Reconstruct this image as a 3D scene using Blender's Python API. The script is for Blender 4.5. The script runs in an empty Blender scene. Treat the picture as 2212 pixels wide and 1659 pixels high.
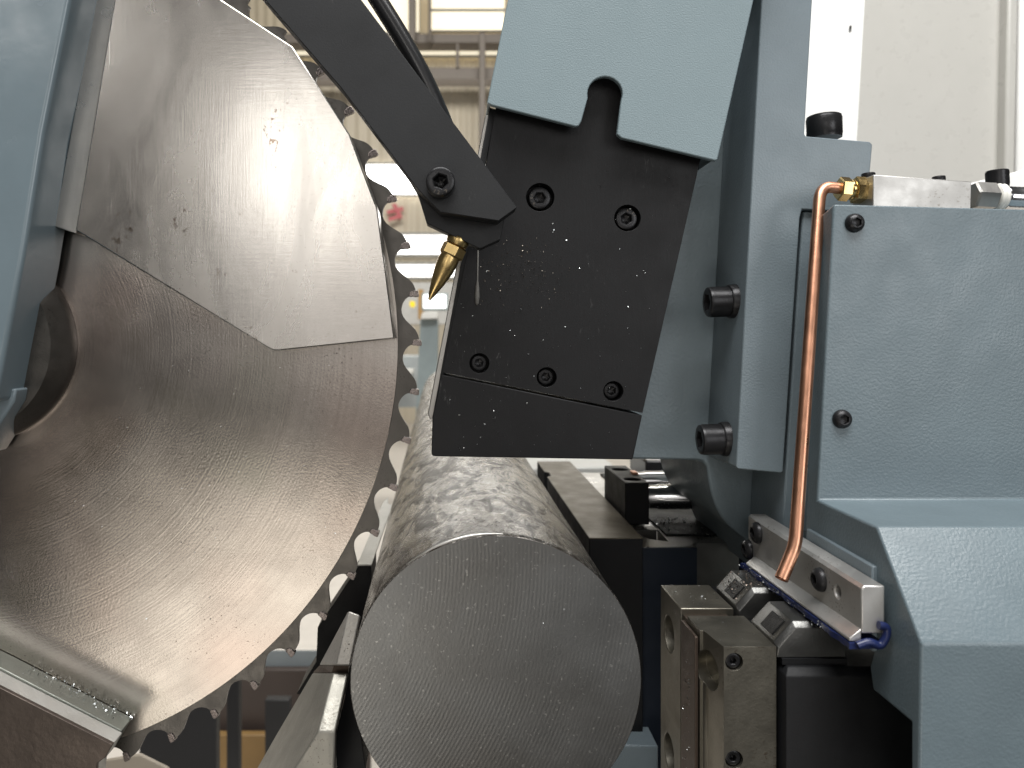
import bpy, bmesh, math, random
from mathutils import Vector, Matrix, Euler
R = math.radians
S = bpy.context.scene
COL = S.collection
random.seed(7)

# ------------------------------------------------------------------ camera
# measured on the photograph (2212 x 1659 view): focal length and the vanishing
# point of the machine's depth axis.  Metres; camera at the origin, looking +Y.
F, VX, VY = 1661.0, 975.0, 728.0
cam = bpy.data.cameras.new('camera')
co = bpy.data.objects.new('camera', cam)
COL.objects.link(co)
co.rotation_euler = (R(90), 0, 0)
cam.sensor_width = 36.0
cam.lens = 36.0 * F / 2212.0
cam.shift_x = (1106 - VX) / 2212.0
cam.shift_y = -(829.5 - VY) / 2212.0
cam.clip_start, cam.clip_end = 0.01, 200
cam.dof.use_dof = True
cam.dof.focus_distance = 0.365
cam.dof.aperture_fstop = 14
S.camera = co

# ------------------------------------------------------------------ world and lamps
w = bpy.data.worlds.new('World')
S.world = w
w.use_nodes = True
wb = w.node_tree.nodes['Background']
wb.inputs[0].default_value = (0.86, 0.84, 0.80, 1)
wb.inputs[1].default_value = 0.065

def area(name, loc, target, sx, sy, power, col):
    l = bpy.data.lights.new(name, 'AREA')
    l.shape = 'RECTANGLE'; l.size = sx; l.size_y = sy
    l.energy = power; l.color = col
    o = bpy.data.objects.new(name, l); COL.objects.link(o)
    o.location = loc
    d = Vector(target) - Vector(loc)
    o.rotation_euler = d.to_track_quat('-Z', 'Y').to_euler()
    return o
fl = area('blade_sheen_lamp', (-.47, -1.2, -.80), (-.12, .4, -.14), .84, .58, 4.2, (1.0, .93, .82))  # unseen lamp added and turned to lay a bright sheen on the blade
fl.rotation_euler.rotate_axis('Z', R(36))
area('hall_lamp', (-.41, -1.5, .50), (-.1, .4, 0), .36, .36, 1.9, (1.0, .97, .92))
area('hall_lamp_high', (-1.05, -1.1, .82), (-.1, .4, 0), .22, .22, .9, (1.0, .97, .93))
area('reflection_panel', (.55, -2.2, .42), (.1, .4, .05), 2.75, 1.5, 9.5, (1.0, .95, .90))  # unseen panel added for reflections and front fill
area('back_wall_fill', (0, 2.4, 4.0), (0, 7.5, .3), 4.0, 1.2, 300, (1.0, .96, .88))  # unseen lamp added to brighten the far wall and machines
area('hall_roof_light', (.15, -.55, 2.4), (.05, .42, 0), 2.2, 1.2, 118, (1.0, .99, .97))
area('hall_window_right', (1.25, -1.5, .35), (.1, .4, 0), .8, .9, 9, (.97, .985, 1.0))

vs = S.view_settings
vs.view_transform = 'Standard'; vs.look = 'None'; vs.gamma = 1.0
vs.use_curve_mapping = False
vs.exposure = 0.1

# ------------------------------------------------------------------ helpers
def P(px, py, y):
    """point of the picture plane at real depth y"""
    return Vector(((px - VX) / F * y, y, (VY - py) / F * y))

def thing(name, label, cat, base=(0, 0, 0), group=None):
    o = bpy.data.objects.new(name, None)
    o.empty_display_size = .02
    COL.objects.link(o)
    o.location = base
    o['label'] = label; o['category'] = cat; o['kind'] = 'thing'
    if group: o['group'] = group
    return o

def world_loc(o):
    v = Vector((0, 0, 0))
    while o is not None:
        v += Vector(o.location); o = o.parent
    return v

def link_mesh(name, me, mat, parent=None, origin=None, smooth=None, bevel=0, bseg=2, kind=None, label=None, cat=None, group=None):
    """me is in world coordinates"""
    base = world_loc(parent) if parent else Vector((0, 0, 0))
    org = Vector(origin) if origin is not None else base
    me.transform(Matrix.Translation(-org))
    o = bpy.data.objects.new(name, me)
    COL.objects.link(o)
    if parent: o.parent = parent
    o.location = org - base
    if mat: me.materials.append(mat)
    if smooth is not None:
        me.polygons.foreach_set('use_smooth', [True] * len(me.polygons))
        if smooth < 179:
            me.set_sharp_from_angle(angle=R(smooth))
    if bevel:
        b = o.modifiers.new('bevel', 'BEVEL')
        b.width = bevel; b.segments = bseg; b.limit_method = 'ANGLE'; b.angle_limit = R(32)
        b.harden_normals = False
        me.polygons.foreach_set('use_smooth', [True] * len(me.polygons))
        me.set_sharp_from_angle(angle=R(60))
    if kind: o['kind'] = kind
    if label: o['label'] = label
    if cat:
        o['category'] = cat
        if not kind: o['kind'] = 'thing'
    if group: o['group'] = group
    return o

def mesh_from(verts, faces):
    me = bpy.data.meshes.new('m')
    me.from_pydata([tuple(v) for v in verts], [], faces)
    bm = bmesh.new(); bm.from_mesh(me)
    bmesh.ops.recalc_face_normals(bm, faces=bm.faces)
    bm.to_mesh(me); bm.free()
    return me

def prism_mesh(pts, y0, y1):
    """polygon read at depth y0, extruded straight back to y1"""
    f = [P(a, b, y0) for a, b in pts]
    n = len(f)
    bk = [Vector((v.x, y1, v.z)) for v in f]
    faces = [list(range(n)), list(range(2 * n - 1, n - 1, -1))]
    for i in range(n):
        j = (i + 1) % n
        faces.append([i, i + n, j + n, j])
    return mesh_from(f + bk, faces)

def prism(name, pts, y0, y1, mat, parent=None, bevel=.0004, **k):
    return link_mesh(name, prism_mesh(pts, y0, y1), mat, parent, bevel=bevel, **k)

def box_mesh(x0, x1, y0, y1, z0, z1):
    v = [(x, y, z) for x in (x0, x1) for y in (y0, y1) for z in (z0, z1)]
    f = [(0, 1, 3, 2), (4, 6, 7, 5), (0, 4, 5, 1), (2, 3, 7, 6), (0, 2, 6, 4), (1, 5, 7, 3)]
    return mesh_from(v, f)

def box(name, x0, x1, y0, y1, z0, z1, mat, parent=None, bevel=.0004, **k):
    return link_mesh(name, box_mesh(x0, x1, y0, y1, z0, z1), mat, parent, bevel=bevel, **k)

def xprism_mesh(pts, x0, x1):
    """polygon in the YZ plane extruded along X"""
    n = len(pts)
    v = [Vector((x0, a, b)) for a, b in pts] + [Vector((x1, a, b)) for a, b in pts]
    faces = [list(range(n)), list(range(2 * n - 1, n - 1, -1))]
    for i in range(n):
        j = (i + 1) % n
        faces.append([i, i + n, j + n, j])
    return mesh_from(v, faces)

def frame_from(axis):
    a = Vector(axis).normalized()
    up = Vector((0, 0, 1)) if abs(a.z) < .9 else Vector((0, 1, 0))
    u = a.cross(up).normalized(); v = u.cross(a).normalized()
    # columns: u, v, a
    return Matrix(((u.x, v.x, a.x), (u.y, v.y, a.y), (u.z, v.z, a.z)))

def rings_mesh(rings, loc, axis, spin=0, cap0=True, cap1=True):
    """rings: list of lists of local (x,y,z) of equal length"""
    M = frame_from(axis); L = Vector(loc)
    c, s = math.cos(spin), math.sin(spin)
    verts, faces = [], []
    n = len(rings[0])
    for r in rings:
        for x, y, z in r:
            verts.append(L + M @ Vector((x * c - y * s, x * s + y * c, z)))
    for i in range(len(rings) - 1):
        for j in range(n):
            k = (j + 1) % n
            faces.append([i * n + j, i * n + k, (i + 1) * n + k, (i + 1) * n + j])
    if cap0: faces.append(list(range(n))[::-1])
    if cap1: faces.append([(len(rings) - 1) * n + j for j in range(n)])
    return mesh_from(verts, faces)

def circ(r, z, n=48):
    return [(r * math.cos(2 * math.pi * i / n), r * math.sin(2 * math.pi * i / n), z) for i in range(n)]

def hexr(r, z, n=48):
    """hexagon sampled at n points, r = across corners / 2"""
    out = []
    for i in range(n):
        a = 2 * math.pi * i / n
        b = (a % (math.pi / 3)) - math.pi / 6
        q = r * math.cos(math.pi / 6) / math.cos(b)
        out.append((q * math.cos(a), q * math.sin(a), z))
    return out

def knurl(r, d, z, n):
    return [((r - d * (i % 2)) * math.cos(2 * math.pi * i / n), (r - d * (i % 2)) * math.sin(2 * math.pi * i / n), z) for i in range(n)]

def screw(name, parent, loc, axis, r, h, mat, kind='cap', spin=0, kn=False, hx=.52, **k):
    n = 96 if kn else 48
    if kind == 'cap':
        c = r * .12
        body = (lambda z: knurl(r, r * .035, z, n)) if kn else (lambda z: circ(r, z, n))
        rings = [circ(r * .97, 0, n), circ(r * .985, h * .14, n), body(h * .16), body(h - c * 1.6), circ(r * .985, h - c * 1.4, n),
                 circ(r - c * .35, h - c * .4, n), circ(r - c, h, n), circ(r * (hx + .14), h, n), hexr(r * (hx + .09), h, n), hexr(r * hx, h - r * .07, n), hexr(r * hx, h * .42, n), circ(r * .2, h * .3, n)]
    else:   # button head
        rings = [circ(r, 0, n)]
        for t in (0, .12, .28, .46, .64, .8):
            a = t * math.pi / 2
            rings.append(circ(r * (.42 + .58 * math.cos(a)), h * (.12 + .88 * math.sin(a)), n))
        rings += [circ(r * .56, h * .99, n), hexr(r * .5, h * .97, n), hexr(r * .48, h * .4, n), circ(r * .18, h * .3, n)]
    me = rings_mesh(rings, loc, axis, spin)
    return link_mesh(name, me, mat, parent, smooth=35, **k)

def tube_mesh(pts, r, n=20, cap=True):
    pts = [Vector(p) for p in pts]
    verts, faces = [], []
    t0 = (pts[1] - pts[0]).normalized()
    u = t0.orthogonal().normalized()
    prev = t0
    for i, p in enumerate(pts):
        if i == 0: t = t0
        elif i == len(pts) - 1: t = (pts[i] - pts[i - 1]).normalized()
        else: t = (pts[i + 1] - pts[i - 1]).normalized()
        q = prev.rotation_difference(t)
        u = (q @ u).normalized(); prev = t
        v = t.cross(u)
        rr = r[i] if isinstance(r, (list, tuple)) else r
        for j in range(n):
            a = 2 * math.pi * j / n
            verts.append(p + (u * math.cos(a) + v * math.sin(a)) * rr)
    for i in range(len(pts) - 1):
        for j in range(n):
            k = (j + 1) % n
            faces.append([i * n + j, i * n + k, (i + 1) * n + k, (i + 1) * n + j])
    if cap:
        faces.append(list(range(n))[::-1]); faces.append([(len(pts) - 1) * n + j for j in range(n)])
    return mesh_from(verts, faces)

def fillet(pts, rad, steps=8):
    pts = [Vector(p) for p in pts]
    out = [pts[0]]
    for i in range(1, len(pts) - 1):
        a, b, c = pts[i - 1], pts[i], pts[i + 1]
        r = rad[i - 1] if isinstance(rad, (list, tuple)) else rad
        p0 = b + (a - b).normalized() * min(r, (a - b).length * .49)
        p1 = b + (c - b).normalized() * min(r, (c - b).length * .49)
        for s in range(steps + 1):
            t = s / steps
            out.append(p0 * (1 - t) ** 2 + b * 2 * t * (1 - t) + p1 * t * t)
    out.append(pts[-1])
    return out

def cut(obj, cutters):
    """boolean difference with temporary cutter meshes (world coordinates), baked into the mesh"""
    bpy.context.view_layer.update()
    tmp = []
    bev = [(m.width, m.segments) for m in obj.modifiers if m.type == 'BEVEL']
    obj.modifiers.clear()
    for me in cutters:
        c = bpy.data.objects.new('tmp', me); COL.objects.link(c); tmp.append(c)
        m = obj.modifiers.new('b', 'BOOLEAN'); m.operation = 'DIFFERENCE'; m.object = c; m.solver = 'EXACT'
    bpy.context.view_layer.update()
    dg = bpy.context.evaluated_depsgraph_get()
    new = bpy.data.meshes.new_from_object(obj.evaluated_get(dg))
    obj.modifiers.clear()
    obj.data = new
    for c in tmp:
        bpy.data.objects.remove(c, do_unlink=True)
    new.polygons.foreach_set('use_smooth', [True] * len(new.polygons))
    new.set_sharp_from_angle(angle=R(32))
    if bev:
        b = obj.modifiers.new('bevel', 'BEVEL'); b.width, b.segments = bev[0]
        b.limit_method = 'ANGLE'; b.angle_limit = R(50)

def cyl_mesh(loc, axis, r, h0, h1, n=40):
    return rings_mesh([circ(r, h0, n), circ(r, h1, n)], loc, axis)

def chips(name, spots, size, mat, parent=None, label=None, cat=None, normal=(0, -1, 0)):
    """loose swarf: small bent flakes lying at the given points"""
    verts, faces = [], []
    nrm = Vector(normal)
    for p in spots:
        s = size * random.choice((.35, .5, .6, .8, 1, 1.5)) * random.uniform(.7, 1.2)
        q = Euler((random.uniform(0, 6.3), random.uniform(0, 6.3), random.uniform(0, 6.3))).to_quaternion()
        wd = random.uniform(.25, .7)
        i = len(verts)
        loc = [(-s, -s * wd, 0), (0, -s * wd, s * .4), (s, -s * wd * .6, 0), (s, s * wd * .6, 0), (0, s * wd, s * .45), (-s, s * wd, .1 * s)]
        for l in loc:
            verts.append(Vector(p) + nrm * s * .25 + q @ Vector(l) * .5)
        faces += [[i, i + 1, i + 4, i + 5], [i + 1, i + 2, i + 3, i + 4]]
    me = bpy.data.meshes.new('m')
    me.from_pydata([tuple(v) for v in verts], [], faces)
    return link_mesh(name, me, mat, parent, kind='stuff', label=label, cat=cat)

# ------------------------------------------------------------------ materials
class NT:
    def __init__(s, name):
        s.m = bpy.data.materials.new(name); s.m.use_nodes = True
        s.t = s.m.node_tree; s.n = s.t.nodes; s.l = s.t.links
        s.b = s.n['Principled BSDF']
        s.tc = s.n.new('ShaderNodeTexCoord')
        s.h = None
    def link(s, a, b): s.l.new(a, b)
    def mapped(s, scale, loc=(0, 0, 0), rot=(0, 0, 0)):
        mp = s.n.new('ShaderNodeMapping')
        mp.inputs['Scale'].default_value = scale if isinstance(scale, (tuple, list)) else (scale,) * 3
        mp.inputs['Location'].default_value = loc
        mp.inputs['Rotation'].default_value = rot
        s.link(s.tc.outputs['Object'], mp.inputs['Vector'])
        return mp.outputs[0]
    def noise(s, scale, detail=3, rough=.55, dist=0, loc=(0, 0, 0), rot=(0, 0, 0)):
        t = s.n.new('ShaderNodeTexNoise')
        t.inputs['Scale'].default_value = 1
        t.inputs['Detail'].default_value = detail; t.inputs['Roughness'].default_value = rough
        t.inputs['Distortion'].default_value = dist
        s.link(s.mapped(scale, loc, rot), t.inputs['Vector'])
        return t.outputs[0]
    def voro(s, scale, feature='F1', rnd=1):
        t = s.n.new('ShaderNodeTexVoronoi'); t.feature = feature
        t.inputs['Scale'].default_value = 1
        t.inputs['Randomness'].default_value = rnd
        s.link(s.mapped(scale), t.inputs['Vector'])
        return t.outputs[0]
    def ramp(s, fac, stops):
        r = s.n.new('ShaderNodeValToRGB')
        e = r.color_ramp.elements
        while len(e) < len(stops): e.new(.5)
        for el, (p, c) in zip(e, stops):
            el.position = p
            el.color = (c, c, c, 1) if not isinstance(c, (tuple, list)) else (*c, 1)
        s.link(fac, r.inputs[0])
        return r.outputs[0]
    def mix(s, fac, a, b, mode='MIX'):
        x = s.n.new('ShaderNodeMix'); x.data_type = 'RGBA'; x.blend_type = mode
        for sock, v in ((x.inputs[0], fac), (x.inputs[6], a), (x.inputs[7], b)):
            if hasattr(v, 'is_linked'): s.link(v, sock)
            elif isinstance(v, (tuple, list)): sock.default_value = (*v, 1)
            else: sock.default_value = v
        return x.outputs[2]
    def math(s, op, a, b=0.0):
        x = s.n.new('ShaderNodeMath'); x.operation = op
        for sock, v in ((x.inputs[0], a), (x.inputs[1], b)):
            if hasattr(v, 'is_linked'): s.link(v, sock)
            else: sock.default_value = v
        return x.outputs[0]
    def bump(s, height, strength, dist):
        b = s.n.new('ShaderNodeBump')
        b.inputs['Strength'].default_value = strength; b.inputs['Distance'].default_value = dist
        s.link(height, b.inputs['Height'])
        if s.h: s.link(s.h, b.inputs['Normal'])
        s.h = b.outputs[0]
        s.link(s.h, s.b.inputs['Normal'])
    def base(s, v):
        if hasattr(v, 'is_linked'): s.link(v, s.b.inputs['Base Color'])
        else: s.b.inputs['Base Color'].default_value = (*v, 1)
    def rough(s, v):
        if hasattr(v, 'is_linked'): s.link(v, s.b.inputs['Roughness'])
        else: s.b.inputs['Roughness'].default_value = v
    def set(s, **k):
        for a, v in k.items(): s.b.inputs[a.replace('_', ' ')].default_value = v
        return s

def paint(name, col, peel, strength, rough=.38, dark=.85, spec=.5):
    n = NT(name)
    v = n.noise(25, 4, .6)
    n.base(n.mix(n.ramp(v, [(.3, 0), (.75, 1)]), tuple(c * dark for c in col), col))
    n.rough(n.ramp(n.noise(60, 3), [(.3, rough - .06), (.8, rough + .1)]))
    n.set(Specular_IOR_Level=spec)
    n.bump(n.noise(peel, 2, .45), strength, .0012)
    n.bump(n.noise(peel * 3.1, 2, .5), strength * .35, .0004)
    return n.m

M = {}
M['paint'] = paint('grey_blue_texture_paint', (.138, .180, .203), 900, .13, .36)
M['paint_fine'] = paint('grey_blue_smooth_paint', (.172, .214, .240), 1000, .14, .36)
M['paint_cast'] = paint('grey_blue_casting_paint', (.200, .250, .278), 600, .22, .42)
M['paint_gloss'] = paint('grey_blue_gloss_paint', (.155, .200, .226), 200, .03, .20)
M['teal'] = paint('pale_blue_hood_paint', (.212, .275, .300), 1500, .20, .42, .95)
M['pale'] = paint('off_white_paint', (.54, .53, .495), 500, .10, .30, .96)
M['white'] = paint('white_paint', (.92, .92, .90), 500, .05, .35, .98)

def metal(name, col, rough, brush=None, brush_s=.12, var=.8, metal=1.0, grit=None, grit_s=.2, specks=0, speck_col=(.12, .07, .04), vscale=30):
    n = NT(name)
    v = n.noise(vscale, 5, .6, .6)
    c = n.mix(n.ramp(v, [(.28, 0), (.72, 1)]), tuple(q * var for q in col), col)
    if specks:
        a = n.ramp(n.noise(900, 2, .5), [(.62, 0), (.68, 1)])
        b = n.ramp(n.noise(45, 3, .6), [(.5, 0), (.62, 1)])
        c = n.mix(n.mix(specks, (0, 0, 0), n.mix(1.0, a, b, 'MULTIPLY')), c, speck_col)
    n.base(c)
    n.set(Metallic=metal)
    n.rough(n.ramp(n.noise(vscale * 2.2, 4, .6), [(.3, max(.05, rough - .08)), (.75, rough + .12)]))
    if max(col) < .06: n.set(Specular_IOR_Level=.3)
    if brush: n.bump(n.noise(brush, 3, .6), brush_s, .0003)
    if grit: n.bump(n.noise(grit, 3, .6), grit_s, .0006)
    return n.m

M['black'] = metal('black_oxide_steel', (.010, .010, .011), .48, (900, 900, 130), .16, .7, .25, 1500, .10)
M['black_arm'] = metal('dark_grey_oxide_steel', (.027, .028, .030), .50, None, 0, .8, .25, 1200, .12)
M['black_screw'] = metal('black_screw_steel', (.030, .030, .032), .30, None, 0, .7, .5, 1800, .12)
M['dark'] = metal('dark_machine_steel', (.010, .0105, .012), .52, None, 0, .7, .2, 900, .1)
M['navy'] = metal('dark_blue_steel', (.020, .026, .038), .38, None, 0, .8, .2, 900, .08)
M['steel'] = metal('bare_steel', (.46, .45, .43), .32, (700, 700, 90), .10, .8, 1.0, 1100, .08)
M['alu'] = metal('milled_aluminium', (.50, .49, .47), .46, (60, 900, 900), .10, .88, 1.0, 1500, .06, .5, (.2, .17, .13))
M['alu_bright'] = metal('oily_aluminium', (.66, .65, .63), .42, (900, 60, 900), .08, .8, .85, 1200, .08, .8, (.18, .15, .12))
M['bronze'] = metal('browned_jaw_steel', (.205, .192, .16), .38, (700, 120, 700), .08, .82, .9, 900, .16, .6, (.08, .05, .03))
M['browndark'] = metal('dark_browned_steel', (.10, .075, .06), .42, (800, 90, 800), .2, .6, .7, 700, .25)
M['olive'] = metal('ground_olive_steel', (.14, .125, .10), .46, (30, 1600, 30), .05, .92, .8, 1800, .03)
M['jawgrey'] = metal('worn_olive_jaw_steel', (.26, .25, .22), .42, None, 0, .75, .6, 700, .25, 1.0, (.10, .08, .06))
M['pitted'] = metal('pitted_grey_steel', (.40, .385, .36), .42, None, 0, .7, .6, 650, .5, 1.0, (.05, .04, .035))
M['brass'] = metal('brass', (.62, .45, .20), .22, None, 0, .85, 1.0, 900, .05)
M['copper'] = metal('copper', (.60, .31, .20), .33, None, 0, .92, 1.0, 300, .01, .25, (.25, .08, .04))
M['chrome'] = metal('chrome_hose', (.75, .76, .78), .16, None, 0, .9, 1.0)
M['chip'] = metal('bright_swarf', (.62, .65, .65), .3, None, 0, .7, 1.0)
M['chip_dark'] = metal('dark_swarf', (.16, .14, .12), .35, None, 0, .6, .8)
M['chip_brown'] = metal('brown_swarf', (.34, .28, .24), .35, None, 0, .5, .9)
M['carbide'] = metal('carbide_tip', (.27, .235, .225), .26, None, 0, .7, 1.0, 1500, .4)
M['rimsteel'] = metal('blade_rim_steel', (.105, .098, .09), .36, None, 0, .8, .8, 1000, .2, 1.0, (.05, .045, .04), 60)
M['galv'] = metal('rough_cut_steel_edge', (.55, .55, .53), .50, (60, 60, 60), .1, .8, .9, 900, .35)
M['brownplate'] = metal('brown_oiled_plate', (.10, .08, .068), .42, None, 0, .6, .7, 300, .3)
M['grey_green'] = metal('grey_green_strip', (.22, .23, .205), .38, None, 0, .7, .7, 1200, .3)

def scuff(m, mark_col, seed):
    n = NT.__new__(NT); n.m = m; n.t = m.node_tree; n.n = n.t.nodes; n.l = n.t.links; n.b = n.n['Principled BSDF']; n.h = None
    n.tc = n.n.new('ShaderNodeTexCoord')
    old = n.b.inputs['Base Color'].links[0].from_socket
    a = n.ramp(n.noise((520, 520, 150), 4, .65, .6, seed), [(.60, 0), (.70, 1)])
    b = n.ramp(n.noise(28, 3, .6, .5, seed), [(.58, 0), (.70, .8)])
    n.base(n.mix(n.mix(1.0, a, b, 'MULTIPLY'), old, mark_col))
scuff(M['black'], (.10, .10, .10), (3, 2, 5))
scuff(M['black_arm'], (.09, .09, .09), (6, 1, 2))

def plain(name, col, rough=.5, metal_=0.0, emit=None, es=0):
    n = NT(name)
    n.base(n.mix(n.ramp(n.noise(18, 4), [(.3, 0), (.7, 1)]), tuple(c * .88 for c in col), col))
    n.rough(rough); n.set(Metallic=metal_)
    if emit:
        n.b.inputs['Emission Color'].default_value = (*emit, 1); n.b.inputs['Emission Strength'].default_value = es
    return n.m
M['rubber'] = plain('black_rubber', (.012, .012, .013), .28)
M['blue'] = plain('blue_rubber', (.010, .018, .078), .35)
M['tape'] = plain('white_sealing_tape', (.80, .79, .74), .5)
M['soft_black'] = plain('black_plastic', (.012, .012, .013), .6)

def blade_mat():
    n = NT('polished_blade_steel')
    t = n.n.new('ShaderNodeTangent'); t.direction_type = 'RADIAL'; t.axis = 'Y'
    n.link(t.outputs[0], n.b.inputs['Tangent'])
    v = n.noise(14, 5, .6, .8)
    c = n.mix(n.ramp(v, [(.3, 0), (.7, 1)]), (.39, .355, .325), (.49, .455, .42))
    tn = n.noise(9, 2, .5, 0, (2, 5, 1))  # reddish and greenish reflections painted into the steel colour
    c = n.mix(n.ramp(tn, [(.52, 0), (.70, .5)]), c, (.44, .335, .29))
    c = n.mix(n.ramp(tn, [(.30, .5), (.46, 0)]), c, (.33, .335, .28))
    a = n.ramp(n.noise(800, 2, .5), [(.64, 0), (.70, 1)])
    b = n.ramp(n.noise(30, 3, .6), [(.48, 0), (.62, 1)])
    n.base(n.mix(n.mix(1.0, a, b, 'MULTIPLY'), c, (.14, .11, .09)))
    n.set(Metallic=1.0, Anisotropic=.6, Anisotropic_Rotation=0.25)
    n.rough(n.ramp(n.noise(40, 4), [(.3, .22), (.75, .28)]))
    # concentric grinding lines and fine orange-peel
    sep = n.n.new('ShaderNodeSeparateXYZ'); n.link(n.tc.outputs['Object'], sep.inputs[0])
    rr = n.math('SQRT', n.math('ADD', n.math('MULTIPLY', sep.outputs[0], sep.outputs[0]), n.math('MULTIPLY', sep.outputs[2], sep.outputs[2])))
    nz = n.n.new('ShaderNodeTexNoise'); nz.noise_dimensions = '1D'
    nz.inputs['Scale'].default_value = 900; nz.inputs['Detail'].default_value = 4
    n.link(rr, nz.inputs['W'])
    n.bump(nz.outputs[0], .07, .0004)
    old = n.b.inputs['Base Color'].links[0].from_socket
    st = n.n.new('ShaderNodeTexNoise'); st.noise_dimensions = '1D'
    st.inputs['Scale'].default_value = 260; st.inputs['Detail'].default_value = 6; st.inputs['Roughness'].default_value = .7
    n.link(rr, st.inputs['W'])
    patch = n.ramp(n.noise(20, 3, .6, .5, (7, 1, 3)), [(.35, 0), (.65, 1)])
    n.base(n.mix(n.mix(1.0, n.ramp(st.outputs[0], [(.42, 0), (.70, .15)]), patch, 'MULTIPLY'), old, (.17, .14, .12)))
    n.bump(n.noise(760, 3, .6), .085, .0006)
    return n.m
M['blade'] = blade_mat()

def guard_mat():
    n = NT('scuffed_stainless_plate')
    v = n.noise((16, 16, 9), 5, .62, .8)
    c = n.mix(n.ramp(v, [(.3, 0), (.7, 1)]), (.50, .475, .445), (.60, .575, .545))
    a = n.ramp(n.noise((420, 420, 300), 3, .6), [(.60, 0), (.68, 1)])
    b = n.ramp(n.noise(26, 3, .6, 1.0, (3, 1, 2)), [(.60, 0), (.68, .8)])
    c = n.mix(n.mix(1.0, a, b, 'MULTIPLY'), c, (.17, .11, .07))
    a2 = n.ramp(n.noise(1300, 2, .5), [(.70, 0), (.74, 1)])
    n.base(n.mix(n.math('MULTIPLY', a2, .7), c, (.15, .11, .08)))
    old = n.b.inputs['Base Color'].links[0].from_socket
    sc1 = n.ramp(n.noise((1400, 5, 22), 2, .5, 0, (0, 0, 0), (0, R(38), 0)), [(.735, 0), (.75, 1)])
    sc2 = n.ramp(n.noise((1400, 5, 26), 2, .5, 0, (9, 0, 4), (0, R(-62), 0)), [(.745, 0), (.76, 1)])
    n.base(n.mix(n.math('MULTIPLY', n.math('MAXIMUM', sc1, sc2), .8), old, (.9, .89, .86)))
    n.set(Metallic=1.0)
    n.rough(n.ramp(n.noise((24, 24, 10), 5, .65, 1.2), [(.25, .20), (.8, .33)]))
    n.bump(n.noise((1500, 1500, 60), 3, .6, 0, (0, 0, 0), (0, R(10), 0)), .05, .0003)
    n.bump(n.noise((60, 60, 700), 3, .6, 0, (0, 0, 0), (0, R(-14), 0)), .05, .0003)
    n.bump(n.noise(22, 2), .03, .002)
    return n.m
M['guard'] = guard_mat()

def bar_side_mat():
    n = NT('scaly_rolled_steel')
    v = n.noise((55, 18, 55), 6, .68, 1.2)
    c = n.mix(n.ramp(v, [(.35, 0), (.62, 1)]), (.07, .064, .058), (.25, .235, .215))
    flake = n.ramp(n.noise((80, 34, 80), 6, .74, .7, (1, 2, 3)), [(.49, 0), (.59, 1)])
    n.base(n.mix(flake, c, (.038, .031, .026)))
    n.set(Metallic=.9, Coat_Weight=.15, Coat_Roughness=.15)
    n.rough(n.math('ADD', n.ramp(n.noise(70, 5, .65), [(.3, .13), (.75, .32)]), n.math('MULTIPLY', flake, .22)))
    n.bump(n.noise((420, 170, 420), 5, .68, 1.2), .5, .0012)
    n.bump(n.noise((190, 110, 190), 4, .6, .8), .22, .0020)
    n.bump(flake, .7, .0008)
    return n.m
M['barside'] = bar_side_mat()

def bar_end_mat(cx, cz):
    n = NT('saw_cut_steel_face')
    sep = n.n.new('ShaderNodeSeparateXYZ'); n.link(n.tc.outputs['Object'], sep.inputs[0])
    dx = n.math('SUBTRACT', sep.outputs[0], cx); dz = n.math('SUBTRACT', sep.outputs[2], cz)
    rr = n.math('SQRT', n.math('ADD', n.math('MULTIPLY', dx, dx), n.math('MULTIPLY', dz, dz)))
    wob = n.math('MULTIPLY', n.noise(14, 3), .0025)
    ph = n.math('MULTIPLY', n.math('ADD', rr, wob), 2 * math.pi / .00155)
    wave = n.math('SINE', ph)
    amp = n.ramp(n.noise((18, 18, 18), 3, .6), [(.42, .05), (.66, 1)])
    v = n.noise(12, 4, .55, .6, (4, 0, 1))
    c = n.mix(n.ramp(v, [(.32, 0), (.7, 1)]), (.152, .147, .140), (.200, .204, .205))
    a = n.ramp(n.noise(700, 2, .5), [(.67, 0), (.72, 1)])
    n.base(n.mix(n.math('MULTIPLY', a, .5), c, (.5, .5, .48)))
    n.set(Metallic=.95)
    n.rough(n.ramp(n.noise(30, 4), [(.3, .34), (.75, .46)]))
    n.bump(n.math('MULTIPLY', wave, amp), .055, .0003)
    n.bump(n.noise(900, 3), .14, .0004)
    return n.m

def wall_mat(name, col, per):
    n = NT(name)
    t = n.n.new('ShaderNodeTexWave'); t.inputs['Scale'].default_value = per; t.bands_direction = 'X'
    n.link(n.tc.outputs['Object'], t.inputs['Vector'])
    n.base(n.mix(n.ramp(n.noise(1.2, 3), [(.3, 0), (.7, 1)]), tuple(c * .85 for c in col), col))
    n.rough(.5)
    n.bump(t.outputs[1], .6, .03)
    return n.m

# ------------------------------------------------------------------ hall behind the machine
box('hall_floor', -6, 8, .7, 12, -1.12, -1.0, plain('concrete_floor', (.66, .62, .57), .45), None, 0, kind='structure')
box('hall_wall', -8, 9, 9.0, 9.3, -1.0, 3.0, wall_mat('cream_corrugated_wall', (.62, .56, .45), 2.2), None, 0, kind='structure')
box('roof_panels', -8, 9, 9.0, 9.2, 3.0, 9, wall_mat('cream_roof_lining', (.66, .58, .44), 3.0), None, 0, kind='structure')
glow = plain('daylit_window_glass', (.9, .9, .88), .3, 0, (1, .985, .95), 7.5)
glow2 = plain('daylit_rooflight_sheet', (.85, .78, .62), .4, 0, (1, .90, .68), .9)
frame_m = plain('grey_window_frame', (.30, .30, .29), .5)
beam_m = plain('brown_grey_roof_beam', (.20, .175, .155), .55)

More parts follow.
